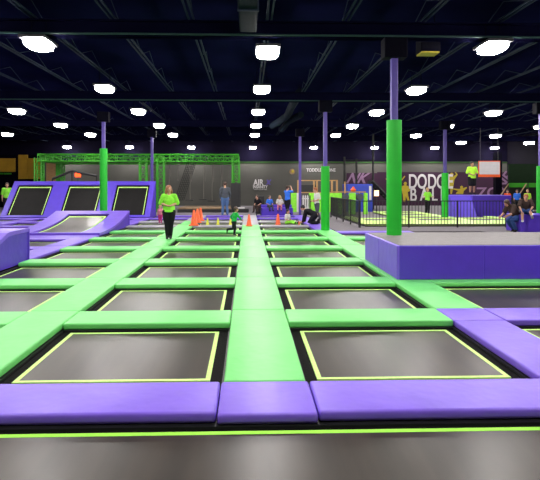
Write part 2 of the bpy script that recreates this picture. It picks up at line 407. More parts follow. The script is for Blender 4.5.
# lights
lamp_rows = [1.6, 6.15, 10.72, 14.9, 19.5, 24.05, 28.55, 33.2, 37.9]
def lens_shape():  # outline slightly oversized, the bloom around the lamp is put into its shape
    mb = MB(); pr = []
    for k in range(32):
        a = 2 * PI * k / 32; c_, s_ = math.cos(a), math.sin(a); q = (abs(c_) ** 3 + abs(s_) ** 3) ** (-1 / 3); pr.append((c_ * q, s_ * q))
    rings = [[mb.bm.verts.new((x * .25 * f, y * .35 * f, z)) for x, y in pr] for f, z in ((1, 0), (1, -.05), (.93, -.10), (.75, -.125))]
    for a, b in zip(rings, rings[1:]):
        for k in range(32): j = (k + 1) % 32; mb.bm.faces.new((a[k], a[j], b[j], b[k]))
    mb.bm.faces.new(rings[0]); mb.bm.faces.new(rings[-1]); return mb
def make_lamp():
    t = thing('high_bay_light', 'x', 'ceiling light')
    lens_shape().build('lens', M['lens'], t)
    MB().box(-.26, .26, -.36, .36, .0, .06, .01).build('housing', M['housing'], t)
    MB().bar((-.15, 0, .06), (-.15, 0, .50), .008, 6).build('hanger_rod', M['beam'], t); MB().bar((.15, 0, .06), (.15, 0, .50), .008, 6).build('hanger_rod', M['beam'], t)
    return t
proto = make_lamp(); first = True
rn = {2: 'nearest', 3: 'second nearest', 4: 'third nearest', 5: 'fourth nearest', 6: 'fifth nearest', 7: 'sixth nearest', 8: 'farthest', 0: 'unseen', 1: 'overhead'}
cn = {-3: 'outermost left', -2: 'far left', -1: 'near left', 0: 'centre', 1: 'near right', 2: 'far right', 3: 'outer right', 4: 'outermost right'}
for r, zd in enumerate(lamp_rows):
    for c in range(-3, 5):
        x = .45 + 4.74 * c
        if r < 2 and abs(c) > 2: continue
        if not -17 < x < X1 - .6: continue
        if r in (2, 3) and c in (-2, -3, 3, 4): pass
        if r == 7 and c < 4: 
            if c < 3: continue
        y = zd - (.5 if (r == 2 and c) else 0)
        px = CX + F * ((x * CA - y * SA)) / (y * CA + x * SA)
        if r > 1 and not -60 < px < 600: continue
        if first: o = proto; first = False; kids = None
        else:
            o = proto.copy(); C.objects.link(o)
            for ch in list(proto.children):
                k = ch.copy(); C.objects.link(k); k.parent = o
        o.location = (x, y, 4.68)
        o['label'] = f'bright square ceiling light, {rn[r]} row, {cn[c]} column of lights'; o['group'] = 'ceiling lights'

# ------------------------------------------------------------------ people
def remesh(mb, name, m, parent, vox, loc=None):
    me = mb.mesh(name); o = bpy.data.objects.new('tmp', me); C.objects.link(o)
    md = o.modifiers.new('r', 'REMESH'); md.mode = 'VOXEL'; md.voxel_size = vox; md.use_smooth_shade = True
    s = o.modifiers.new('s', 'SMOOTH'); s.iterations = 3; s.factor = .5
    dg = bpy.context.evaluated_depsgraph_get(); dg.update()
    me2 = bpy.data.meshes.new_from_object(o.evaluated_get(dg)); bpy.data.objects.remove(o)
    me2.name = name; me2.materials.clear()
    return link_mesh(name, me2, m, parent, True)
BASE = dict(pelvis=(0, 0, .52), neck=(0, 0, .835), head=(0, -.008, .925),
            shL=(.105, 0, .80), elL=(.135, .01, .63), wrL=(.135, -.03, .485),
            shR=(-.105, 0, .80), elR=(-.135, .01, .63), wrR=(-.135, -.03, .485),
            hiL=(.052, 0, .50), knL=(.055, -.01, .275), anL=(.058, .01, .045),
            hiR=(-.052, 0, .50), knR=(-.055, -.01, .275), anR=(-.058, .01, .045))
def person(label, loc, h, rz=0, pose=None, shirt='black_cloth', sleeve=.5, pants='black_cloth', pleg=1.0, shoes='shoe_black',
           hair='hair_brown', style='short', skin='skin', child=0, wide=1.0, face=None, hem=.0):
    J = {k: Vector(v) for k, v in {**BASE, **(pose or {})}.items()}
    hs = 1 + .45 * child      # children have bigger heads
    t = thing('person', label, 'person', loc, rz)
    S = h
    def s(v): return Vector(v) * S
    P = {k: s(v) for k, v in J.items()}
    lat = (P['shL'] - P['shR']).normalized(); hl = (P['hiL'] - P['hiR']).normalized()
    W = wide
    def torso(mb, g, t0=0, t1=1, cap=1.0):
        ts = [(0, .088 * W, .062 * W), (.18, .086 * W, .062 * W), (.36, .074 * W, .054 * W), (.62, .088 * W, .062 * W), (.82, .092, .055), (.92, .07, .045), (1, .033, .033)]
        pts, rad = [], []
        for tt, a, b in ts:
            if t0 <= tt <= t1:
                pts.append(P['pelvis'].lerp(P['neck'], tt)); rad.append(((a + g) * S, (b + g) * S))
        mb.tube(pts, rad, lat, cap=cap)
        for sd in 'LR':
            c = P['neck'].lerp(P['pelvis'], .14)
            mb.tube([c.lerp(P['sh' + sd], .45), P['sh' + sd]], [((.040 + g) * S,) * 2, ((.036 + g) * S,) * 2], lat)
    def arm(mb, sd, g, f=2.0):
        a, b, c = P['sh' + sd], P['el' + sd], P['wr' + sd]
        pts = [a]; AW = .4 + .6 * W; rad = [(.033 * AW + g,) * 2]
        if f >= 1:
            pts += [a.lerp(b, .5), b]; rad += [(.029 * AW + g,) * 2, (.025 + g,) * 2]
            if f > 1:
                q = min(f - 1, 1); pts += [b.lerp(c, .4 * q), b.lerp(c, q)]; rad += [(.0245 + g,) * 2, (.017 + g,) * 2]
        else:
            pts.append(a.lerp(b, f)); rad.append((.030 * AW + g + .002,) * 2)
        mb.tube(pts, [(r[0] * S, r[1] * S) for r in rad], (0, 1, 0.01))
    def leg(mb, sd, g, f=2.0):
        a, b, c = P['hi' + sd], P['kn' + sd], P['an' + sd]
        pts = [a]; rad = [.056 * W + g]
        if f >= 1:
            pts += [a.lerp(b, .5), b]; rad += [.047 * W + g, .034 + g]
            if f > 1:
                q = min(f - 1, 1); pts += [b.lerp(c, .35 * q), b.lerp(c, q)]; rad += [.034 + g, .022 + g]
        else: pts += [a.lerp(b, f)]; rad += [.046 * W + g + .006]
        mb.tube(pts, [(r * S, r * S) for r in rad], hl)
    # toes
    for sd in 'LR':
        sh = P['an' + sd] - P['kn' + sd]; fw = Vector((0, -1, 0))
        if 'to' + sd in P: pass
        else:
            d = sh.normalized(); f = fw - d * fw.dot(d)
            if f.length < .1: f = Vector((0, 0, 1))
            f.normalize()
            P['to' + sd] = P['an' + sd] + (f * .105 + d * .018) * S
    body = MB()
    torso(body, 0)
    for sd in 'LR':
        arm(body, sd, 0); leg(body, sd, 0)
        body.tube([P['an' + sd], P['an' + sd].lerp(P['to' + sd], .55), P['an' + sd].lerp(P['to' + sd], .86)], [(.022 * S, .022 * S), (.022 * S, .014 * S), (.017 * S, .010 * S)], hl)
        d = (P['wr' + sd] - P['el' + sd]).normalized()
        if 'hd' + sd in P: d = (P['hd' + sd]).normalized()
        body.tube([P['wr' + sd], P['wr' + sd] + d * .05 * S], [(.014 * S, .018 * S), (.011 * S, .023 * S)], (1, 0, 0))
    H = P['head'] + Vector((0, 0, .02 * child * S))
    body.tube([P['neck'], H], [(.030 * S, .030 * S), (.030 * S * hs, .034 * S * hs)], lat)
    fd = Vector(face or (0, -1, -.05)).normalized(); up = Vector((0, 0, 1)); 
    nk = (H - P['neck']).normalized(); up = (up * .6 + nk * .4).normalized()
    up = (up - fd * up.dot(fd)).normalized(); rt = fd.cross(up)
    Rm = Matrix((rt, -fd, up)).transposed()      # local x=right, y=back, z=up
    def hp(x, y, z): return H + Rm @ (Vector((x, y, z)) * S * hs)
    k = S * hs
    body.ell(hp(0, .004, .008), (.046 * k, .057 * k, .060 * k), Rm, 18, 12)
    body.ell(hp(0, -.018, -.028), (.034 * k, .036 * k, .038 * k), Rm, 14, 10)
    body.ell(hp(0, -.060, -.008), (.008 * k, .012 * k, .014 * k), Rm, 10, 8)
    for q in (-1, 1): body.ell(hp(q * .047, .004, -.004), (.006 * k, .012 * k, .018 * k), Rm, 10, 8)
    b = remesh(body, 'body', M[skin], t, .0085 * S)
    # fingers joined to the same mesh, rooted in the palm
    fb = MB()
    for sd in 'LR':
        d = (P['wr' + sd] - P['el' + sd]).normalized()
        if 'hd' + sd in P: d = (P['hd' + sd]).normalized()
        side = Vector((0, 1, 0)); side = (side - d * side.dot(d)); side = side.normalized() if side.length > .1 else Vector((1, 0, 0))
        nrm = d.cross(side).normalized()
        if nrm.x * (1 if sd == 'L' else -1) > 0: nrm = -nrm
        root = P['wr' + sd] + d * .045 * S
        for i, ln in enumerate((.036, .042, .040, .031)):
            o0 = root + side * (-.0165 + .011 * i) * S
            m1 = o0 + d * ln * .55 * S; m2 = m1 + (d * .75 + nrm * .6).normalized() * ln * .5 * S
            fb.tube([o0, m1, m2], [(.0052 * S,) * 2, (.0048 * S,) * 2, (.0040 * S,) * 2], side, 6)
        o0 = P['wr' + sd] + d * .015 * S - side * .014 * S
        m1 = o0 + (d * .6 - side * .8).normalized() * .024 * S; m2 = m1 + (d * .9 - side * .2).normalized() * .018 * S
        fb.tube([o0, m1, m2], [(.0066 * S,) * 2, (.0056 * S,) * 2, (.0046 * S,) * 2], nrm, 6)
    me2 = fb.mesh('f'); bm = bmesh.new(); bm.from_mesh(b.data); bm.from_mesh(me2); bm.to_mesh(b.data); bm.free(); bpy.data.meshes.remove(me2)
    for p in b.data.polygons: p.use_smooth = True; p.material_index = 0
    # clothes
    sb = MB(); torso(sb, .009, 0.0 if hem >= 0 else .18, .93, .25)
    if hem > 0:
        dn = (P['pelvis'] - P['neck']).normalized()
        sb.tube([P['pelvis'], P['pelvis'] + dn * hem * S], [((.090 * W + .012) * S, (.064 * W + .014) * S), ((.092 * W + .012) * S, (.068 * W + .012) * S)], lat, cap=.2)
    for sd in 'LR': arm(sb, sd, .009, sleeve)
    remesh(sb, 'shirt', M[shirt], t, .0085 * S)
    pb = MB()
    pb.tube([P['pelvis'] + (P['neck'] - P['pelvis']) * .12, P['pelvis'], (P['hiL'] + P['hiR']) / 2], [((.082 * W + .004) * S, (.060 * W + .004) * S), ((.086 * W + .006) * S, (.062 * W + .006) * S), ((.085 * W + .004) * S, (.060 * W + .004) * S)], hl)
    for sd in 'LR': leg(pb, sd, .009, pleg + 1 if pleg > .6 else pleg * 1.6)
    remesh(pb, 'trousers' if pleg > .6 else 'shorts', M[pants], t, .0085 * S)
    for sd in 'LR':
        MB().tube([P['an' + sd] - (P['an' + sd] - P['kn' + sd]).normalized() * .01 * S, P['an' + sd].lerp(P['to' + sd], .55), P['to' + sd]], [(.028 * S, .029 * S), (.029 * S, .021 * S), (.025 * S, .017 * S)], hl).build('shoe', M[shoes], t, True)
    # hair
    hb = MB(); hb.ell(hp(0, .014, .021), (.055 * k, .062 * k, .062 * k), Rm, 18, 12)
    if style == 'long':
        for q in (-1, 0, 1):
            hb.tube([hp(q * .036, .012, .01), hp(q * .052, .012, -.045), hp(q * .056, .008, -.098)], [(.026 * k, .030 * k), (.025 * k, .030 * k), (.016 * k, .020 * k)], rt)
    if style == 'bun': hb.ell(hp(0, .075, .045), (.025 * k,) * 3, Rm, 12, 8)
    remesh(hb, 'hair', M[hair], t, .009 * S)
    for q in (-1, 1): MB().ell(hp(q * .019, -.0485, .008), (.007 * k, .005 * k, .0045 * k), Rm, 8, 6).build('eye', M['eye'], b, True)
    MB().ell(hp(0, -.053, -.034), (.014 * k, .005 * k, .004 * k), Rm, 8, 6).build('mouth', M['lip'], b, True)
    return t
FL = .09
# woman in lime shirt
x, y = AT(169, 15.05)
person('woman in lime green shirt and black leggings standing on the left aisle', (x, y, FL), 1.64, rz=.12,
       pose=dict(elL=(.155, .015, .665), wrL=(.045, -.085, .625), hdL=(-.8, -.2, -.1), elR=(-.155, .015, .665), wrR=(-.045, -.085, .625), hdR=(.8, -.2, -.1),
                 anL=(.030, .0, .045), anR=(-.030, .0, .045), knL=(.042, -.01, .275), knR=(-.042, -.01, .275)),
       shirt='lime_shirt', sleeve=.95, pants='black_cloth', hair='hair_auburn', style='long', wide=1.2, hem=.012, face=(.35, -1, -.05))
# man at the back, seen from behind
x, y = AT(225, 26.4)
person('man in slate shirt and blue jeans standing with his back turned by the ropes', (x, y, FL), 1.83, rz=PI + .1,
       pose=dict(anL=(.075, .01, .045), anR=(-.075, .01, .045), elL=(.15, .02, .64), wrL=(.13, -.04, .50), elR=(-.15, .02, .64), wrR=(-.13, -.04, .50)),
       shirt='slate_cloth', sleeve=1.9, pants='denim', hair='hair_brown', wide=1.2, shoes='shoe_white')
# boy in green running
x, y = AT(234, 15.9)
person('small boy in green shirt running across the mats', (x, y, FL + .0), .98, rz=PI * .62,
       pose=dict(pelvis=(0, 0, .47), neck=(0, -.06, .77), head=(0, -.08, .86), shL=(.10, -.05, .74), shR=(-.10, -.05, .74),
                 elL=(.17, .06, .62), wrL=(.20, -.02, .52), elR=(-.17, -.12, .62), wrR=(-.19, -.2, .54),
                 hiL=(.05, 0, .45), hiR=(-.05, 0, .45), knL=(.055, -.06, .25), anL=(.055, -.02, .045),
                 knR=(-.055, .06, .25), anR=(-.055, .26, .22)),
       shirt='green_shirt', sleeve=1.8, pants='black_cloth', hair='hair_brown', child=.55, wide=1.15)
# toddler in pink
x, y = AT(160.3, 21.8)
person('toddler in pink top and magenta trousers at the foot of the slanted wall', (x, y, .003), .82, rz=-.3,
       pose=dict(elL=(.15, -.02, .64), wrL=(.13, -.09, .58), elR=(-.15, 0, .64), wrR=(-.16, -.05, .52)),
       shirt='pink_cloth', sleeve=.9, pants='magenta_cloth', hair='hair_blond', child=.8, wide=1.3, shoes='shoe_white')
# person in blue by the purple bench
x, y = AT(287.5, 26.2)
person('person in bright blue shirt standing beside the purple bench with raised arms', (x, y, FL), 1.62, rz=PI * .5 + .7,
       pose=dict(elL=(.15, -.10, .80), wrL=(.08, -.10, .93), elR=(-.15, -.08, .80), wrR=(-.07, -.10, .93), anL=(.06, -.10, .045), anR=(-.06, .12, .05), knR=(-.055, .02, .28)),
       shirt='blue_shirt', sleeve=.9, pants='black_cloth', hair='hair_brown', wide=1.1)
# person in white
x, y = AT(317, 22.4)
person('young person in white shirt and dark striped trousers walking behind the green column', (x, y, FL), 1.55, rz=-PI * .42,
       pose=dict(elL=(.14, .03, .66), wrL=(.11, -.10, .60), elR=(-.14, .05, .66), wrR=(-.12, -.09, .60), anL=(.06, -.11, .045), anR=(-.06, .13, .06), knR=(-.055, .02, .28), neck=(0, -.03, .83), head=(0, -.06, .92)),
       shirt='white_cloth', sleeve=.9, pants='slate_cloth', hair='hair_red', wide=1.0)
# crouching in black
x, y = AT(310, 20.7)
person('person in black clothes crouching on hands and knees at the mat edge', (x, y, FL), 1.65, rz=-PI * .5 - .25,
       pose=dict(pelvis=(0, .13, .24), neck=(0, -.12, .36), head=(0, -.19, .41), shL=(.10, -.10, .345), shR=(-.10, -.10, .345),
                 elL=(.13, -.14, .20), wrL=(.12, -.17, .06), elR=(-.13, -.13, .20), wrR=(-.12, -.15, .06), hdL=(0, -1, -.2), hdR=(0, -1, -.2),
                 hiL=(.055, .13, .22), hiR=(-.055, .13, .22), knL=(.08, -.02, .05), anL=(.08, .20, .035), knR=(-.08, 0, .05), anR=(-.08, .22, .035)),
       shirt='black_cloth', sleeve=1.95, pants='black_cloth', hair='hair_black', wide=1.25, face=(0, -1, -.4))
SIT = dict(pelvis=(0, 0, .10), neck=(0, -.03, .41), head=(0, -.045, .50), shL=(.105, -.03, .375), shR=(-.105, -.03, .375),
           elL=(.15, -.03, .22), wrL=(.10, -.15, .17), elR=(-.15, -.03, .22), wrR=(-.10, -.15, .17),
           hiL=(.055, -.02, .08), hiR=(-.055, -.02, .08), knL=(.08, -.24, .10), knR=(-.08, -.24, .10), anL=(.08, -.27, -.12), anR=(-.08, -.27, -.12))
# kid sitting on the mat
x, y = AT(287, 21.6)
person('child in white and lime top sitting low on the mat between two orange cones', (x, y, .003), 1.12, rz=.9,
       pose={**SIT, 'anL': (.09, -.42, .04), 'anR': (-.09, -.42, .04), 'knL': (.08, -.22, .12), 'knR': (-.08, -.22, .12)},
       shirt='white_cloth', sleeve=.9, pants='lime_shirt', hair='hair_black', child=.5, wide=1.2)
# bench and kids
bx, by = AT(275, 26.7)
bn = thing('padded_bench', 'purple padded bench block at the far end of the court', 'bench', (bx, by + .3, FL))
MB().box(-.75, .75, -.35, .35, 0, .40, .04, 3).build('seat_block', M['purple_deep'], bn)
MB().box(.75, .98, -.35, .35, 0, .40, .04, 3).build('seat_block', M['purple_deep'], bn)
MB().box(-.75, .98, .35, .55, 0, .55, .04, 3).build('back_pad', M['purple_deep'], bn)
x, y = AT(269.5, 26.7)
person('child in blue shirt sitting on the purple bench', (x, y + .2, FL + .40), 1.15, rz=.3, pose=SIT, shirt='blue_shirt', sleeve=.9, pants='slate_cloth', hair='hair_brown', child=.4, wide=1.1)
x, y = AT(280, 26.7)
person('girl in pale pink top sitting on the purple bench', (x, y + .2, FL + .40), 1.15, rz=-.1, pose=SIT, shirt='white_cloth', sleeve=.9, pants='pink_cloth', hair='hair_blond', style='long', child=.4, wide=1.15, hem=.03)
x, y = AT(258.6, 26.5)
person('person in black leaning forward on a stool left of the purple bench', (x, y, FL + .375), 1.35, rz=-.5, pose={**SIT, 'neck': (0, -.10, .38), 'head': (0, -.16, .46), 'shL': (.1, -.09, .35), 'shR': (-.1, -.09, .35)}, shirt='black_cloth', sleeve=.9, pants='brown_cloth', hair='hair_brown', child=.2, wide=1.1)
st = thing('stool', 'low black stool under the person left of the purple bench', 'stool', (x, y, FL))
MB().bar((0, 0, .34), (0, 0, .39), .19, 20).build('seat', M['black'], st)
for a in (45, 135, 225, 315):
    c_, s_ = math.cos(math.radians(a)), math.sin(math.radians(a)); MB().bar((.12 * c_, .12 * s_, .34), (.17 * c_, .17 * s_, 0), .015).build('leg', M['steel'], st)
x, y = AT(260, 28.2)
bg = thing('speaker_cabinet', 'black box standing behind the person left of the bench', 'speaker', (x, y, FL))
MB().box(-.25, .25, -.2, .2, 0, 1.02, .03).build('cabinet', M['black'], bg); MB().box(-.2, .2, -.215, -.2, .1, .9).build('grille', M['steel'], bg)
# referee on the platform
x, y = AT(472, 25.6)
person('man in neon yellow shirt and black shorts standing on the purple block', (x, y, HT(194.7, 25.6)), 1.74, rz=.1,
       pose=dict(elL=(.155, .0, .66), wrL=(.05, -.09, .60), hdL=(-.8, -.2, -.2), elR=(-.155, .0, .66), wrR=(-.05, -.09, .60), hdR=(.8, -.2, -.2), anL=(.062, 0, .045), anR=(-.062, 0, .045)),
       shirt='neon_shirt', sleeve=.95, pants='black_cloth', pleg=.5, hair='hair_black', skin='skin2', wide=1.25, hem=.02)
# player in dodgeball court
x, y = AT(427.5, 27.5)
person('player in lime shirt and black trousers behind the fence, in the dodgeball court', (x, y, FL), 1.5, rz=.4, pose=dict(elL=(.16, -.03, .66), wrL=(.12, -.14, .66), elR=(-.16, 0, .7), wrR=(-.22, -.05, .66)),
       shirt='lime_shirt', sleeve=.9, pants='black_cloth', hair='hair_blond', wide=1.1)
# far left
x, y = AT(7.0, 27.4)
person('person in lime and white shirt standing far left behind the slanted wall', (x, y, FL), 1.78, rz=.5, shirt='lime_shirt', sleeve=.9, pants='black_cloth', hair='hair_brown', wide=1.15)
# sitters on the right block
blx, bly = AT(521, 17.0)
bl = thing('padded_block', 'purple padded block with people at the right edge of the view', 'bench', (blx, bly, FL))
MB().box(0, 2.2, 0, 1.0, 0, .62, .04, 3).build('block_pad', M['purple_deep'], bl)
x, y = AT(530, 17.0)
person('person with red hair in black tee and blue shorts sitting on the right purple block', (x, y + .25, FL + .60), 1.45, rz=-.5,
       pose={**SIT, 'pelvis': (0, .0, .09), 'neck': (0, -.12, .36), 'head': (0, -.18, .43), 'shL': (.105, -.10, .34), 'shR': (-.105, -.10, .34), 'elL': (.15, -.16, .22), 'wrL': (.10, -.24, .14), 'elR': (-.15, -.18, .22), 'wrR': (-.10, -.28, .10), 'anL': (.13, -.42, -.05), 'anR': (-.08, -.28, -.14)},
       shirt='brown_cloth', sleeve=.95, pants='dark_denim', pleg=.55, hair='hair_red', wide=1.1, shoes='shoe_white')
x, y = AT(513, 17.3)
person('person in dark brown top and blue jeans bending forward beside the right purple block', (x, y, FL), 1.68, rz=-PI * .42,
       pose=dict(pelvis=(0, .10, .33), neck=(0, -.08, .56), head=(0, -.16, .60), shL=(.10, -.06, .54), shR=(-.10, -.06, .54),
                 elL=(.13, -.13, .40), wrL=(.10, -.24, .34), elR=(-.13, -.10, .40), wrR=(-.10, -.22, .32),
                 hiL=(.055, .10, .31), hiR=(-.055, .10, .31), knL=(.07, -.10, .24), anL=(.07, .02, .045), knR=(-.07, -.08, .22), anR=(-.07, .08, .045)),
       shirt='brown_cloth', sleeve=.95, pants='dark_denim', hair='hair_brown', style='long', wide=1.2, face=(0, -1, -.6))
# kids far right
for px, top, lab, sh, hr in ((507.5, 190, 'child in orange shirt on the stairs, far right background', 'orange_shirt', 'hair_brown'),
                         (517, 189, 'child in blue shirt on the stairs, far right background', 'blue_shirt', 'hair_brown'),
                         (527.5, 190.5, 'child in green shirt on the stairs, far right background', 'neon_shirt', 'hair_blond')):
    x, y = AT(px, 27.5)
    person(lab, (x, y, HT(190, 27.5) - 1.15), 1.15, rz=-.4, shirt=sh, sleeve=.9, pants='black_cloth', hair=hr, child=.3, wide=1.15)
sx0, sy0 = AT(500, 27.5); sx1, _ = AT(552, 27.5)
ld = thing('spectator_deck', 'low dark deck carrying the children in the far right background', 'deck', (sx0, sy0 - .6, FL))
zt = HT(190, 27.5) - 1.15 - FL
MB().box(0, sx1 - sx0, 0, 1.2, 0, zt - .04).build('base', M['black'], ld); MB().box(-.02, sx1 - sx0, -.02, 1.22, zt - .04, zt).build('deck_top', M['deckmat'], ld)

# ------------------------------------------------------------------ cones
def cone(px, py, hpx, m, label, group, zf=.0):
    x, y = G(px, py, zf)
    zd = F * (CH - zf) / (py - HY); h = hpx * zd / F
    t = thing('traffic_cone', label, 'cone', (x, y, zf + .003), 0, group)
    b = MB().box(-h * .30, h * .30, -h * .30, h * .30, 0, h * .06, h * .02)
    b.build('base', m, t)
    MB().lathe([(h * .24, h * .05), (h * .22, h * .09), (h * .075, h * .96), (h * .05, h), (h * .03, h)], 20).build('cone_body', m, t, True)
    return t
cone(194, 225.6, 15.5, M['orange'], 'orange traffic cone, front one of the left cluster', 'orange cones', zf=.092)
cone(197.5, 222.8, 14, M['orange'], 'orange traffic cone, middle one of the left cluster', 'orange cones', zf=.092)
cone(200.5, 220.8, 13, M['orange'], 'orange traffic cone, rear one of the left cluster', 'orange cones', zf=.092)
c_ = cone(249, 226, 11.5, M['orange'], 'orange traffic cone standing on the centre aisle', 'orange cones', zf=.092)
cone(278, 226.5, 12.5, M['orange'], 'orange traffic cone right of the centre aisle, left of the sitting child', 'orange cones')
cone(299, 226.5, 5, M['orange'], 'small orange cone beside the crouching person in black', 'orange cones')
cone(207.5, 226.0, 8, M['conelime'], 'small yellow marker cone nearest the left cluster', 'yellow cones')
cone(218, 226.0, 8, M['conelime'], 'small yellow marker cone midway between the cluster and the running boy', 'yellow cones')
cone(230.5, 226.0, 8, M['conelime'], 'small yellow marker cone just behind the running boy', 'yellow cones')

# ------------------------------------------------------------------ green truss rig with ropes
def truss(mb, a, b, w):
    a, b = Vector(a), Vector(b); d = (b - a).normalized()
    u = Vector((0, 0, 1)) if abs(d.z) < .5 else Vector((0, 1, 0)); u = (u - d * u.dot(d)).normalized(); v = d.cross(u)
    cs = [u * w / 2 + v * w / 2, u * w / 2 - v * w / 2, -u * w / 2 - v * w / 2, -u * w / 2 + v * w / 2]
    for c in cs: mb.sqbar(a + c, b + c, .055)
    n = max(1, round((b - a).length / (w * 1.1)))
    for i in range(n):
        p, q = a.lerp(b, i / n), a.lerp(b, (i + 1) / n)
        for j in range(4):
            c1, c2 = cs[j], cs[(j + 1) % 4]
            mb.bar(p + (c1 if i % 2 else c2), q + (c2 if i % 2 else c1), .018, 5)
            mb.bar(p + c1, p + c2, .018, 5)
rx0, ry = AT(45, 30.5); rx1, _ = AT(235.5, 30.0); ry = 30.0
rg = thing('obstacle_rig', 'green truss frame of the ninja course hung with ropes', 'frame', (rx1, ry, FL))
zt = HT(155, 30.3) - FL - .22
W_ = rx1 - rx0
b = MB(); truss(b, (-W_, 0, zt), (.2, 0, zt), .42); b.build('top_truss', M['truss'], rg)
b = MB(); truss(b, (-W_, 3.4, zt), (.2, 3.4, zt), .42); b.build('top_truss', M['truss'], rg)
for xx in (0, -5.0, -9.0, -W_):
    b = MB(); truss(b, (xx, .2, zt), (xx, 3.2, zt), .36); b.build('cross_truss', M['truss'], rg)
for xx in (-1.9, -3.4, -6.5):
    b = MB(); b.bar((xx, .1, zt + .1), (xx, 3.3, zt + .1), .03); b.bar((xx, .1, zt - .1), (xx, 3.3, zt - .1), .03); b.build('grip_bar', M['steel'], rg)
for i, xx in enumerate((0, -4.55, -5.6, -W_)):
    for yy in (0, 3.4):
        if yy and i in (1,): continue
        b = MB(); truss(b, (xx, yy, 0), (xx, yy, zt), .40); b.build('post', M['truss'], rg)
        if i in (0,): MB().box(xx - .27, xx + .27, yy - .27, yy + .27, 0, HT(183, 30) - FL, .03).build('post_pad', M['black'], rg)
for i, px in enumerate((169, 178, 190, 203.5, 212, 221)):
    x, y = AT(px, 31.0)
    r = thing('climbing_rope', ['leftmost hanging rope of the green rig', 'second hanging rope from the left on the green rig', 'hanging rope with crossbar left of the middle of the rig', 'hanging rope right of the rig middle', 'second hanging rope from the right on the rig', 'rightmost hanging rope above the man in jeans'][i], 'rope', (x, y, HT(163, 31)), 0, 'hanging ropes')
    ln = [1.7, 1.0, 2.35, 2.3, 2.4, 2.2][i]
    MB().path([(0, 0, 0), (.02, 0, -ln * .4), (0, 0, -ln * .75), (.01, 0, -ln)], .022).build('rope_line', M['rope'], r)
    MB().path([(.11, 0, 0), (.10, 0, -ln * .5)], .018).build('rope_strap', M['rope'], r)
    if i in (2, 3, 4): MB().bar((-.28, 0, -ln), (.22, 0, -ln), .035).build('grip_bar', M['steel'], r)
    else: MB().bar((0, 0, -ln - .12), (0, 0, -ln), .05).build('knot', M['rope'], r)
net = thing('cargo_net', 'black cargo net slanting down inside the green rig', 'net', (0, 0, 0))
a0 = Vector((*AT(187, 31.5), HT(163, 31.5))); a1 = Vector((*AT(175, 31.0), HT(200, 31)))
w = Vector((.55, .1, 0)); b = MB()
for i in range(6): b.bar(a0 + w * i / 5, a1 + w * i / 5, .022, 5)
for j in range(18): b.bar(a0.lerp(a1, j / 17), a0.lerp(a1, j / 17) + w, .018, 5)
b.build('webbing', M['black'], net)
x, y = AT(178, 29.6); x2, _ = AT(232, 29.6)
cm = thing('landing_mat', 'long low tan and black landing mat under the green rig', 'mat', (x, 29.4, FL))
MB().box(0, x2 - x, 0, 3.2, 0, .20, .02).build('mat_base', M['black'], cm); MB().box(.05, x2 - x - .05, .05, 3.1, .20, .28, .02).build('mat_top', M['tan'], cm)
x, y = AT(243, 29.5)
tb = thing('equipment_bag', 'low black and white bin right of the green rig post', 'bin', (x, y, FL))
MB().box(-.45, .35, -.2, .2, 0, .22, .04).build('bin_body', M['black'], tb); MB().box(-.40, .10, -.18, .18, .22, .30, .03).build('bin_lid', M['white'], tb)

# ------------------------------------------------------------------ wall lettering and murals
yw = Y1 - .02
def wx(px, d=39.0): return AT(px, d)[0]
def wz(py): return HT(py, 39.0)
sg = thing('wall_sign', 'white AIR lettered sign on the grey back wall', 'sign', (wx(253.5), yw, wz(190)))
text_mesh('letters', 'AIR', .66, M['white'], (0, -.02, .38), parent=sg, offset=.02, xs=.78)
text_mesh('letters', 'INSANITY', .33, M['white'], (-.05, -.02, .14), parent=sg, offset=.012, xs=.80)
text_mesh('letters', 'TRAMPOLINE PARK', .13, M['white'], (-.03, -.02, 0), parent=sg, xs=.98)
MB().poly([(.98, .42), (1.12, .62), (1.02, .82), (1.16, .82), (1.24, .72), (1.36, .86), (1.42, .80), (1.28, .62), (1.36, .42), (1.24, .42), (1.18, .52), (1.10, .42)], -.03, .02).build('purple_mark', M['colp'], sg)
sg = thing('wall_sign', 'small white toddler area lettering high on the grey wall', 'sign', (wx(306.5), yw, wz(171.5)))
text_mesh('letters', 'TODDLER ZONE', .36, M['white'], (0, -.02, 0), parent=sg, offset=.006, xs=.86)
mu = thing('wall_mural', 'plum dodgeball mural covering the right part of the back wall', 'mural', (wx(347), Y1 - .03, FL))
mw = wx(522) - wx(347)
MB().box(wx(378) - wx(347), mw, 0, .02, 0, wz(172) - FL).build('painted_ground', M['mural'], mu)
MB().box(0, wx(378) - wx(347), 0, .02, 0, wz(173) - FL).build('painted_ground', M['mural'], mu)
def mx_(px): return wx(px) - mu.location.x
def mz_(py): return wz(py) - FL
for i, (ch, px) in enumerate(zip('DODGE', (409.5, 418.3, 429, 438, 449))):
    text_mesh('letter', ch, 1.62, M['white'], (mx_(px), -.015, mz_(188.3)), parent=mu, offset=.025, xs=.62)
for ch, px in zip('BALL', (411, 421.5, 433, 442)):
    text_mesh('letter', ch, 1.5, M['white'], (mx_(px), -.015, mz_(201)), parent=mu, offset=.025, xs=.68)
text_mesh('letter', 'NK', 1.15, M['lilac'], (mx_(346), -.015, mz_(183)), parent=mu, offset=.03, shear=.6, xs=.95)
text_mesh('letter', 'ZO', 1.2, M['lilac'], (mx_(479), -.015, mz_(198)), parent=mu, offset=.02, xs=1.1)
text_mesh('letter', 'NE', 1.15, M['lilac'], (mx_(506), -.015, mz_(191)), rot=(PI / 2, -math.radians(52), 0), parent=mu, offset=.02)
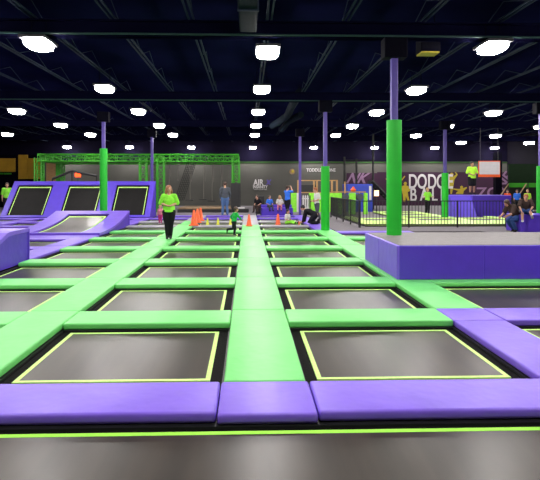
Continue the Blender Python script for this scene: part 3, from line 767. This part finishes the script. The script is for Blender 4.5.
def figure(parts):
    mb = MB()
    for p in parts:
        if p[0] == 'c':
            _, cx, cz, r = p; mb.poly([(mx_(cx) + r * math.cos(a * PI / 8), mz_(cz) + r * math.sin(a * PI / 8)) for a in range(16)], -.02, .012)
        else:
            pts = p[1]; mb.poly([(mx_(a), mz_(b)) for a, b in pts], -.02, .012)
    mb.build('player_silhouette', M['gold'], mu)
figure([('c', 406.5, 183.5, .13), ('p', [(403, 186), (407, 185), (411, 187), (411.5, 191), (409, 192), (409.5, 196), (411, 201), (409, 201.5), (407, 196), (406.5, 202), (404.5, 202), (404, 195), (402.8, 190)]), ('p', [(400.5, 182), (405.8, 175.5), (406.4, 176.5), (402.0, 182)])])
figure([('c', 453.8, 174.5, .15), ('p', [(450.5, 177), (455.5, 176.5), (458.5, 174), (457, 172.3), (458, 172), (460, 174.5), (456.5, 179.5), (455.5, 186), (454, 194), (452.4, 194), (452.4, 188), (450.5, 184)])])
figure([('c', 464, 187.3, .12), ('p', [(455, 188.5), (461, 189), (466, 188), (469, 187), (469.5, 188), (466, 191), (465.5, 194), (458, 194), (459, 192), (461, 191), (455, 189.4)])])
# left: yellow panels
for i, (a, b_, t_, u) in enumerate(((0, 17, 158.5, 172), (20, 29, 155, 179), (29, 41.5, 158.5, 179))):
    x0, y0 = AT(a, 36); x1, _ = AT(b_, 36)
    MBo = MB().box(0, x1 - x0, 0, .12, 0, HT(t_, 36) - HT(u, 36), .02).build('wall_panel', M['yellow'], loc=(x0, 36.2, HT(u, 36)))
    tag(MBo, ['ochre panel cut by the left edge in the back corner', 'narrow darker ochre panel left of the climbing frame', 'wide ochre panel beside the green climbing frame'][i], 'panel')
fr = thing('panel_backing', 'dark partition behind the ochre panels in the left corner', 'partition', (-19.8, 36.35, FL))
MB().box(0, wx(45, 36) + 19.8, 0, .2, 0, HT(155, 36) - FL).build('boards', M['beam'], fr)
for px in (3, 11): 
    MB().box(wx(px, 36) + 19.5, wx(px, 36) + 20.0, -.3, -.18, HT(174.5, 36) - FL, HT(173, 36) - FL).build('ledge', M['truss'], fr)
cf = thing('climbing_structure', 'dark green painted climbing frame in the left background', 'frame', (AT(45, 34.4)[0], 34.4, FL))
wf = AT(62, 33)[0] - AT(45, 33)[0]
for xx in (0, wf):
    MB().box(xx - .12, xx + .12, -.1, .1, 0, HT(158, 33) - FL).build('post', M['truss'], cf)
MB().box(-.12, wf + .12, -.1, .1, HT(158, 33) - FL, HT(155, 33) - FL).build('top_beam', M['truss'], cf)
MB().box(.25, wf - .25, -.02, .02, 0, HT(160, 33) - FL).build('back_panel', M['wood'], cf)
x, y = AT(78, 29.0)
rl = thing('warning_light', 'small glowing red light box above the slanted wall', 'light', (x, y, FL))
MB().bar((0, 0, 0), (0, 0, HT(177, 29) - FL), .025).build('pole', M['steel'], rl)
MB().box(-.16, .16, -.05, .05, HT(177, 29) - FL, HT(173, 29) - FL, .02).build('lamp', M['redlamp'], rl)
nb = thing('arched_barrier', 'black arched rail rising behind the slanted trampoline wall', 'barrier', (0, 28.6, FL))
pts = [(wx(56, 28.8), 0, HT(179, 28.8) - FL), (wx(66, 28.8), 0, HT(175, 28.8) - FL), (wx(75, 28.8), 0, HT(171, 28.8) - FL), (wx(85, 28.8), 0, HT(173.5, 28.8) - FL), (wx(99, 28.8), 0, HT(176, 28.8) - FL)]
MB().path(pts, .07, 8).build('rail', M['black'], nb)
for p in (pts[0], pts[2], pts[4]): MB().bar((p[0], 0, 0), p, .04).build('post', M['black'], nb)

# ------------------------------------------------------------------ toddler area
zt_ = 30.5
tz = thing('toddler_playhouse', 'pine post and rail frame of the toddler area', 'frame', (wx(297.5, zt_), 30.4, FL))
def tx(px): return wx(px, zt_) - tz.location.x
def tzz(py): return HT(py, zt_) - FL
for px in (298, 314, 317, 332, 337): MB().box(tx(px) - .05, tx(px) + .05, -.05, .05, 0, tzz(180)).build('post', M['wood'], tz)
MB().box(tx(298), tx(317), -.06, .06, tzz(181), tzz(180)).build('rail', M['wood'], tz); MB().box(tx(318), tx(337.5), -.06, .06, tzz(181), tzz(180)).build('rail', M['wood'], tz)
MB().box(tx(297), tx(332), -.10, .02, tzz(193), tzz(192)).build('rail', M['wood'], tz)
MB().box(tx(300), tx(316), -.03, .03, tzz(192), tzz(185)).build('infill', M['steel'], tz)
gp = thing('lime_partition', 'lime green padded partition either side of the white gate', 'partition', (wx(291, 29.8), 29.7, FL))
def gx(px): return wx(px, 29.8) - gp.location.x
for a, b_ in ((291, 297), (309, 334)):
    MB().box(gx(a), gx(b_), 0, .12, 0, HT(193, 29.8) - FL, .02).build('panel', M['lime_shirt'], gp)
MB().box(gx(296.6), gx(298.4), -.05, .15, 0, HT(193, 29.8) - FL, .02).build('end_post', M['white'], gp)
pg = thing('picket_gate', 'white picket gate into the toddler area', 'gate', (wx(302.5, 29.8), 29.7, FL))
hh = HT(195, 29.8) - FL
for i in range(4): 
    q = i * .135; MB().poly([(q, .05), (q + .085, .05), (q + .085, hh - .05), (q + .042, hh), (q, hh - .05)], 0, .02).build('picket', M['white'], pg)
for zz in (.2, hh - .25): MB().box(-.02, .52, .02, .05, zz, zz + .07).build('rail', M['white'], pg)
pb_ = thing('play_pen', 'play pen with pine rail, lime panels and grey rollers behind the fence', 'play pen', (wx(333, 27.5), 27.4, FL))
def px_(p): return wx(p, 27.5) - pb_.location.x
def pz_(p): return HT(p, 27.5) - FL
MB().box(px_(333), px_(366), -.05, .05, pz_(192.6), pz_(191.4)).build('top_rail', M['wood'], pb_)
for a, b_ in ((334, 342), (349, 356), (364, 368)): MB().box(px_(a), px_(b_), -.03, .07, 0, pz_(193), .02).build('panel', M['lime_shirt'], pb_)
for a in (345.5, 360): MB().bar((px_(a), -.1, pz_(197)), (px_(a), .35, pz_(197)), .19, 20).build('roller', M['slate_cloth'], pb_)
for a in (336, 345.5, 360, 365.5): MB().bar((px_(a), .05, 0), (px_(a), .05, pz_(192)), .03).build('post', M['wood'], pb_)
MB().ell((px_(353.5), 0, pz_(190)), (.16, .14, .10)).ell((px_(353.5), 0, pz_(188)), (.08, .08, .08)).build('soft_toy', M['orange'], pb_)
bb = thing('play_booth', 'blue padded booth with white stripe panel behind the play pen', 'booth', (wx(348, 30), 30.0, FL))
bw = wx(373.5, 30) - wx(348, 30)
MB().box(0, bw, 0, 1.6, 0, HT(184, 30) - FL, .03).build('booth_wall', M['blue'], bb)
MB().box(bw - .22, bw - .08, -.03, 0, HT(200, 30) - FL, HT(186, 30) - FL).build('sign_strip', M['white'], bb)
MB().box(-.2, -.12, -.05, .05, 0, HT(181.5, 30) - FL).build('post', M['wood'], bb)
sr = thing('stair_flight', 'black stair flight sloping down right of the blue booth', 'stairs', (0, 31.6, FL))
a0 = (wx(373, 31.6), 0, HT(181, 31.6) - FL); a1 = (wx(395, 31.6), 0, HT(203, 31.6) - FL)
for yy in (0, .8): MB().sqbar((a0[0], yy, a0[2]), (a1[0], yy, a1[2]), .16).build('stringer', M['black'], sr)
MB().sqbar((a0[0] + .9, 0, a0[2] + .15), (a1[0] + .2, 0, a1[2] + .9), .05).build('handrail', M['wood'], sr)
for i in range(8):
    q = (i + .5) / 8; MB().box(a0[0] + (a1[0] - a0[0]) * q - .12, a0[0] + (a1[0] - a0[0]) * q + .12, 0, .8, a0[2] + (a1[2] - a0[2]) * q, a0[2] + (a1[2] - a0[2]) * q + .03).build('tread', M['black'], sr)
MB().box(a0[0] - .1, a0[0] + .05, 0, .8, 0, a0[2]).build('post', M['black'], sr)
x, y = AT(376.5, 29.5)
ls = thing('lit_sign', 'small glowing orange and white sign by the blue booth', 'sign', (x, y, FL))
MB().bar((0, 0, 0), (0, 0, HT(195.5, 29.5) - FL), .03).build('pole', M['steel'], ls); MB().box(-.13, .13, -.04, .04, HT(196, 29.5) - FL, HT(190.5, 29.5) - FL, .01).build('sign_box', M['warmlamp'], ls)
pc = thing('partition_posts', 'tall thin black frame standing in front of the plum mural', 'frame', (0, 33, FL))
for px, t_ in ((345, 158), (357, 160), (374, 150)): MB().sqbar((wx(px, 33), 0, 0), (wx(px, 33), 0, 5.1 if t_ < 155 else HT(t_, 33)), .10).build('post', M['black'], pc)
MB().sqbar((wx(345, 33), 0, HT(160, 33) - FL), (wx(374, 33), 0, HT(160, 33) - FL), .05).build('rail', M['black'], pc)
# wall clock-like round emblem
x = wx(292.3); em = thing('wall_emblem', 'small round tan emblem on the grey wall above the person in blue', 'emblem', (x, Y1 - .06, wz(171.5)))
MB().bar((0, -.02, 0), (0, .05, 0), .22, 24).build('disc', M['tan'], em); MB().ell((.03, -.03, .02), (.1, .02, .12)).build('motif', M['gold'], em)

# ------------------------------------------------------------------ fence
def fence(name, label, a, b, n, hgt=1.05, bal=.115):
    a, b = Vector((*a, 0)), Vector((*b, 0)); L = (b - a).length; ang = math.atan2(b.y - a.y, b.x - a.x)
    t = thing(name, label, 'fence', (a.x, a.y, FL), ang)
    for i in range(n + 1): MB().box(L * i / n - .025, L * i / n + .025, -.025, .025, 0, hgt).build('post', M['steel'], t)
    for z in (hgt - .04, .10): MB().box(0, L, -.018, .018, z, z + .035).build('rail', M['steel'], t)
    for i in range(n):
        m = MB(); k = max(2, int(L / n / bal))
        for j in range(1, k): 
            xx = L * i / n + L / n * j / k; m.box(xx - .008, xx + .008, -.008, .008, .12, hgt - .03)
        m.build('baluster_panel', M['steel'], t)
    return t
cA = G(360, 227.6); cB = G(331, 217.3); cC = G(505, 228.6)
fence('metal_fence', 'black metal fence running away beside the toddler area', cB, (cA[0] - .02, cA[1] + .06), 4, bal=.095)
fy = cA[1]; fence('metal_fence', 'black metal fence across the front of the dodgeball court', cA, (cA[0] + 1.9 * 5, fy - .1), 5, bal=.12)
# dodgeball court
dc = thing('dodgeball_court', 'bright lime padded dodgeball court floor behind the fence', 'court', (cA[0] + .3, fy + .4, FL))
W2, D2, W3, D3 = 7.6, 5.2, 5.3, 9.3
MB().box(0, W2, 0, D2, 0, .05).box(2.7, W3, D2, D3, 0, .05).build('base', M['steel'], dc)
for (a, b_, w_) in ((0, 2.1, W2), (3.3, 3.7, W2), (4.9, 5.6, W3), (7.0, 7.4, W3), (8.8, D3, W3)): MB().box(0 if a < 4 else 2.7, w_, a, b_, .05, .10, .015).build('lime_pad', M['lime_pad'], dc)
for (a, b_) in ((2.1, 3.3), (3.7, 4.9), (5.6, 7.0), (7.4, 8.8)):
    for (p, q) in ((0, .6), (2.5, 3.0), (4.8, W3), (W2 - .5, W2)):
        if q <= (W2 if a < 4 else W3) and (a < 4 or p > 2.4): MB().box(max(p, 0 if a < 4 else 2.7), q, a, b_, .05, .10, .015).build('lime_pad', M['lime_pad'], dc)
    for (p, q) in ((.6, 2.5), (3.0, 4.8), (W3, W2 - .5)):
        if q <= (W2 if a < 4 else W3) and (a < 4 or p > 2.4): MB().box(p + .02, q - .02, a + .02, b_ - .02, .05, .07).build('jump_mat', M['carpet'], dc)
# purple block with referee
bx0, by0 = AT(449, 25.2); bx1 = AT(474, 25.2)[0]; bx2 = AT(508, 25.2)[0]; zt2 = HT(195, 25.6) - FL
rb = thing('referee_block', 'high purple padded block the man in neon yellow stands on', 'block', (bx1 - .25, by0 - .4, FL))
MB().box(0, bx2 - bx1 + .25, 0, 1.4, .0, zt2, .03, 3).build('block_pad', M['purple_deep'], rb)
mb = MB().box(bx0 - bx1 + .25, .0, .25, 1.4, .0, zt2, .03, 3); mb.build('slanted_pad', M['violet'], rb)
MB().prism([(-.55, 0), (.25, 0), (.25, zt2 - .02)], bx0 - bx1 + .25, 0).build('angled_mat', M['violet'], rb)
x0 = AT(477.5, 27.4)[0]; x1 = AT(499, 27.4)[0]
wb = thing('hanging_board', 'white board with orange border hung behind the man in neon yellow', 'board', (x0, 26.9, HT(177, 27.4)))
hh = HT(161, 27.4) - HT(177, 27.4); ww = x1 - x0
MB().box(0, ww, 0, .05, 0, hh).build('board_frame', M['orange'], wb); MB().box(.03, ww - .03, -.02, 0, .14, hh - .05).build('board_face', M['white'], wb)
MB().bar((ww - .1, .03, hh), (ww - .1, .03, 5.5 - wb.location.z), .02).build('hanger_rod', M['steel'], wb); MB().bar((.1, .03, hh), (.1, .03, 5.5 - wb.location.z), .02).build('hanger_rod', M['steel'], wb)
x0 = AT(497.5, 29)[0]
MBo = MB().box(0, AT(504, 29)[0] - x0, 0, .3, 0, HT(152, 29) - FL).build('dark_pillar', M['beam'], loc=(x0, 28.8, FL)); tag(MBo, 'dark square pillar right of the hanging board', 'pillar')
gs = thing('slide_deck', 'dark play structure with a green top beam and handrails, far right', 'play structure', (AT(515, 29)[0], 29.3, FL))
gw = AT(556, 29)[0] - gs.location.x
MB().box(0, gw, 0, .15, HT(187.5, 29) - FL, HT(183, 29) - FL, .01).build('top_beam', M['truss'], gs)
MB().box(0.05, gw, .15, .3, 0, HT(187.5, 29) - FL).build('back_panel', M['black'], gs)
MB().box(gw * .12, gw, .5, .6, HT(183, 29) - FL, HT(163, 29) - FL).build('upper_panel', cloth('deep_green', (.003, .014, .003)), gs)
for a in (0, gw * .45): MB().sqbar((a, 0, HT(184, 29) - FL), (a - 1.15, -.9, HT(200, 29) - FL), .06).build('handrail', M['tan'], gs)
for a in (0, gw * .5, gw - .1): MB().sqbar((a, .05, 0), (a, .05, HT(183, 29) - FL), .12).build('post', M['black'], gs)

# ------------------------------------------------------------------ world, camera
w = bpy.data.worlds.new('World'); bpy.context.scene.world = w; w.use_nodes = True
w.node_tree.nodes['Background'].inputs['Color'].default_value = (.02, .02, .03, 1); w.node_tree.nodes['Background'].inputs['Strength'].default_value = .3
cam = bpy.data.cameras.new('camera'); co = bpy.data.objects.new('camera', cam); C.objects.link(co)
co.location = (0, 0, CH); co.rotation_euler = (PI / 2, 0, -YAW)
cam.sensor_fit = 'HORIZONTAL'; cam.sensor_width = 36; cam.lens = 36 * F / 540
cam.shift_x = (270 - CX) / 540; cam.shift_y = -(240 - HY) / 540; cam.clip_end = 200
sc = bpy.context.scene; sc.camera = co
sc.view_settings.view_transform = 'Standard'; sc.view_settings.look = 'None'; sc.view_settings.gamma = 1; sc.view_settings.use_curve_mapping = False
sc.view_settings.exposure = 0.5
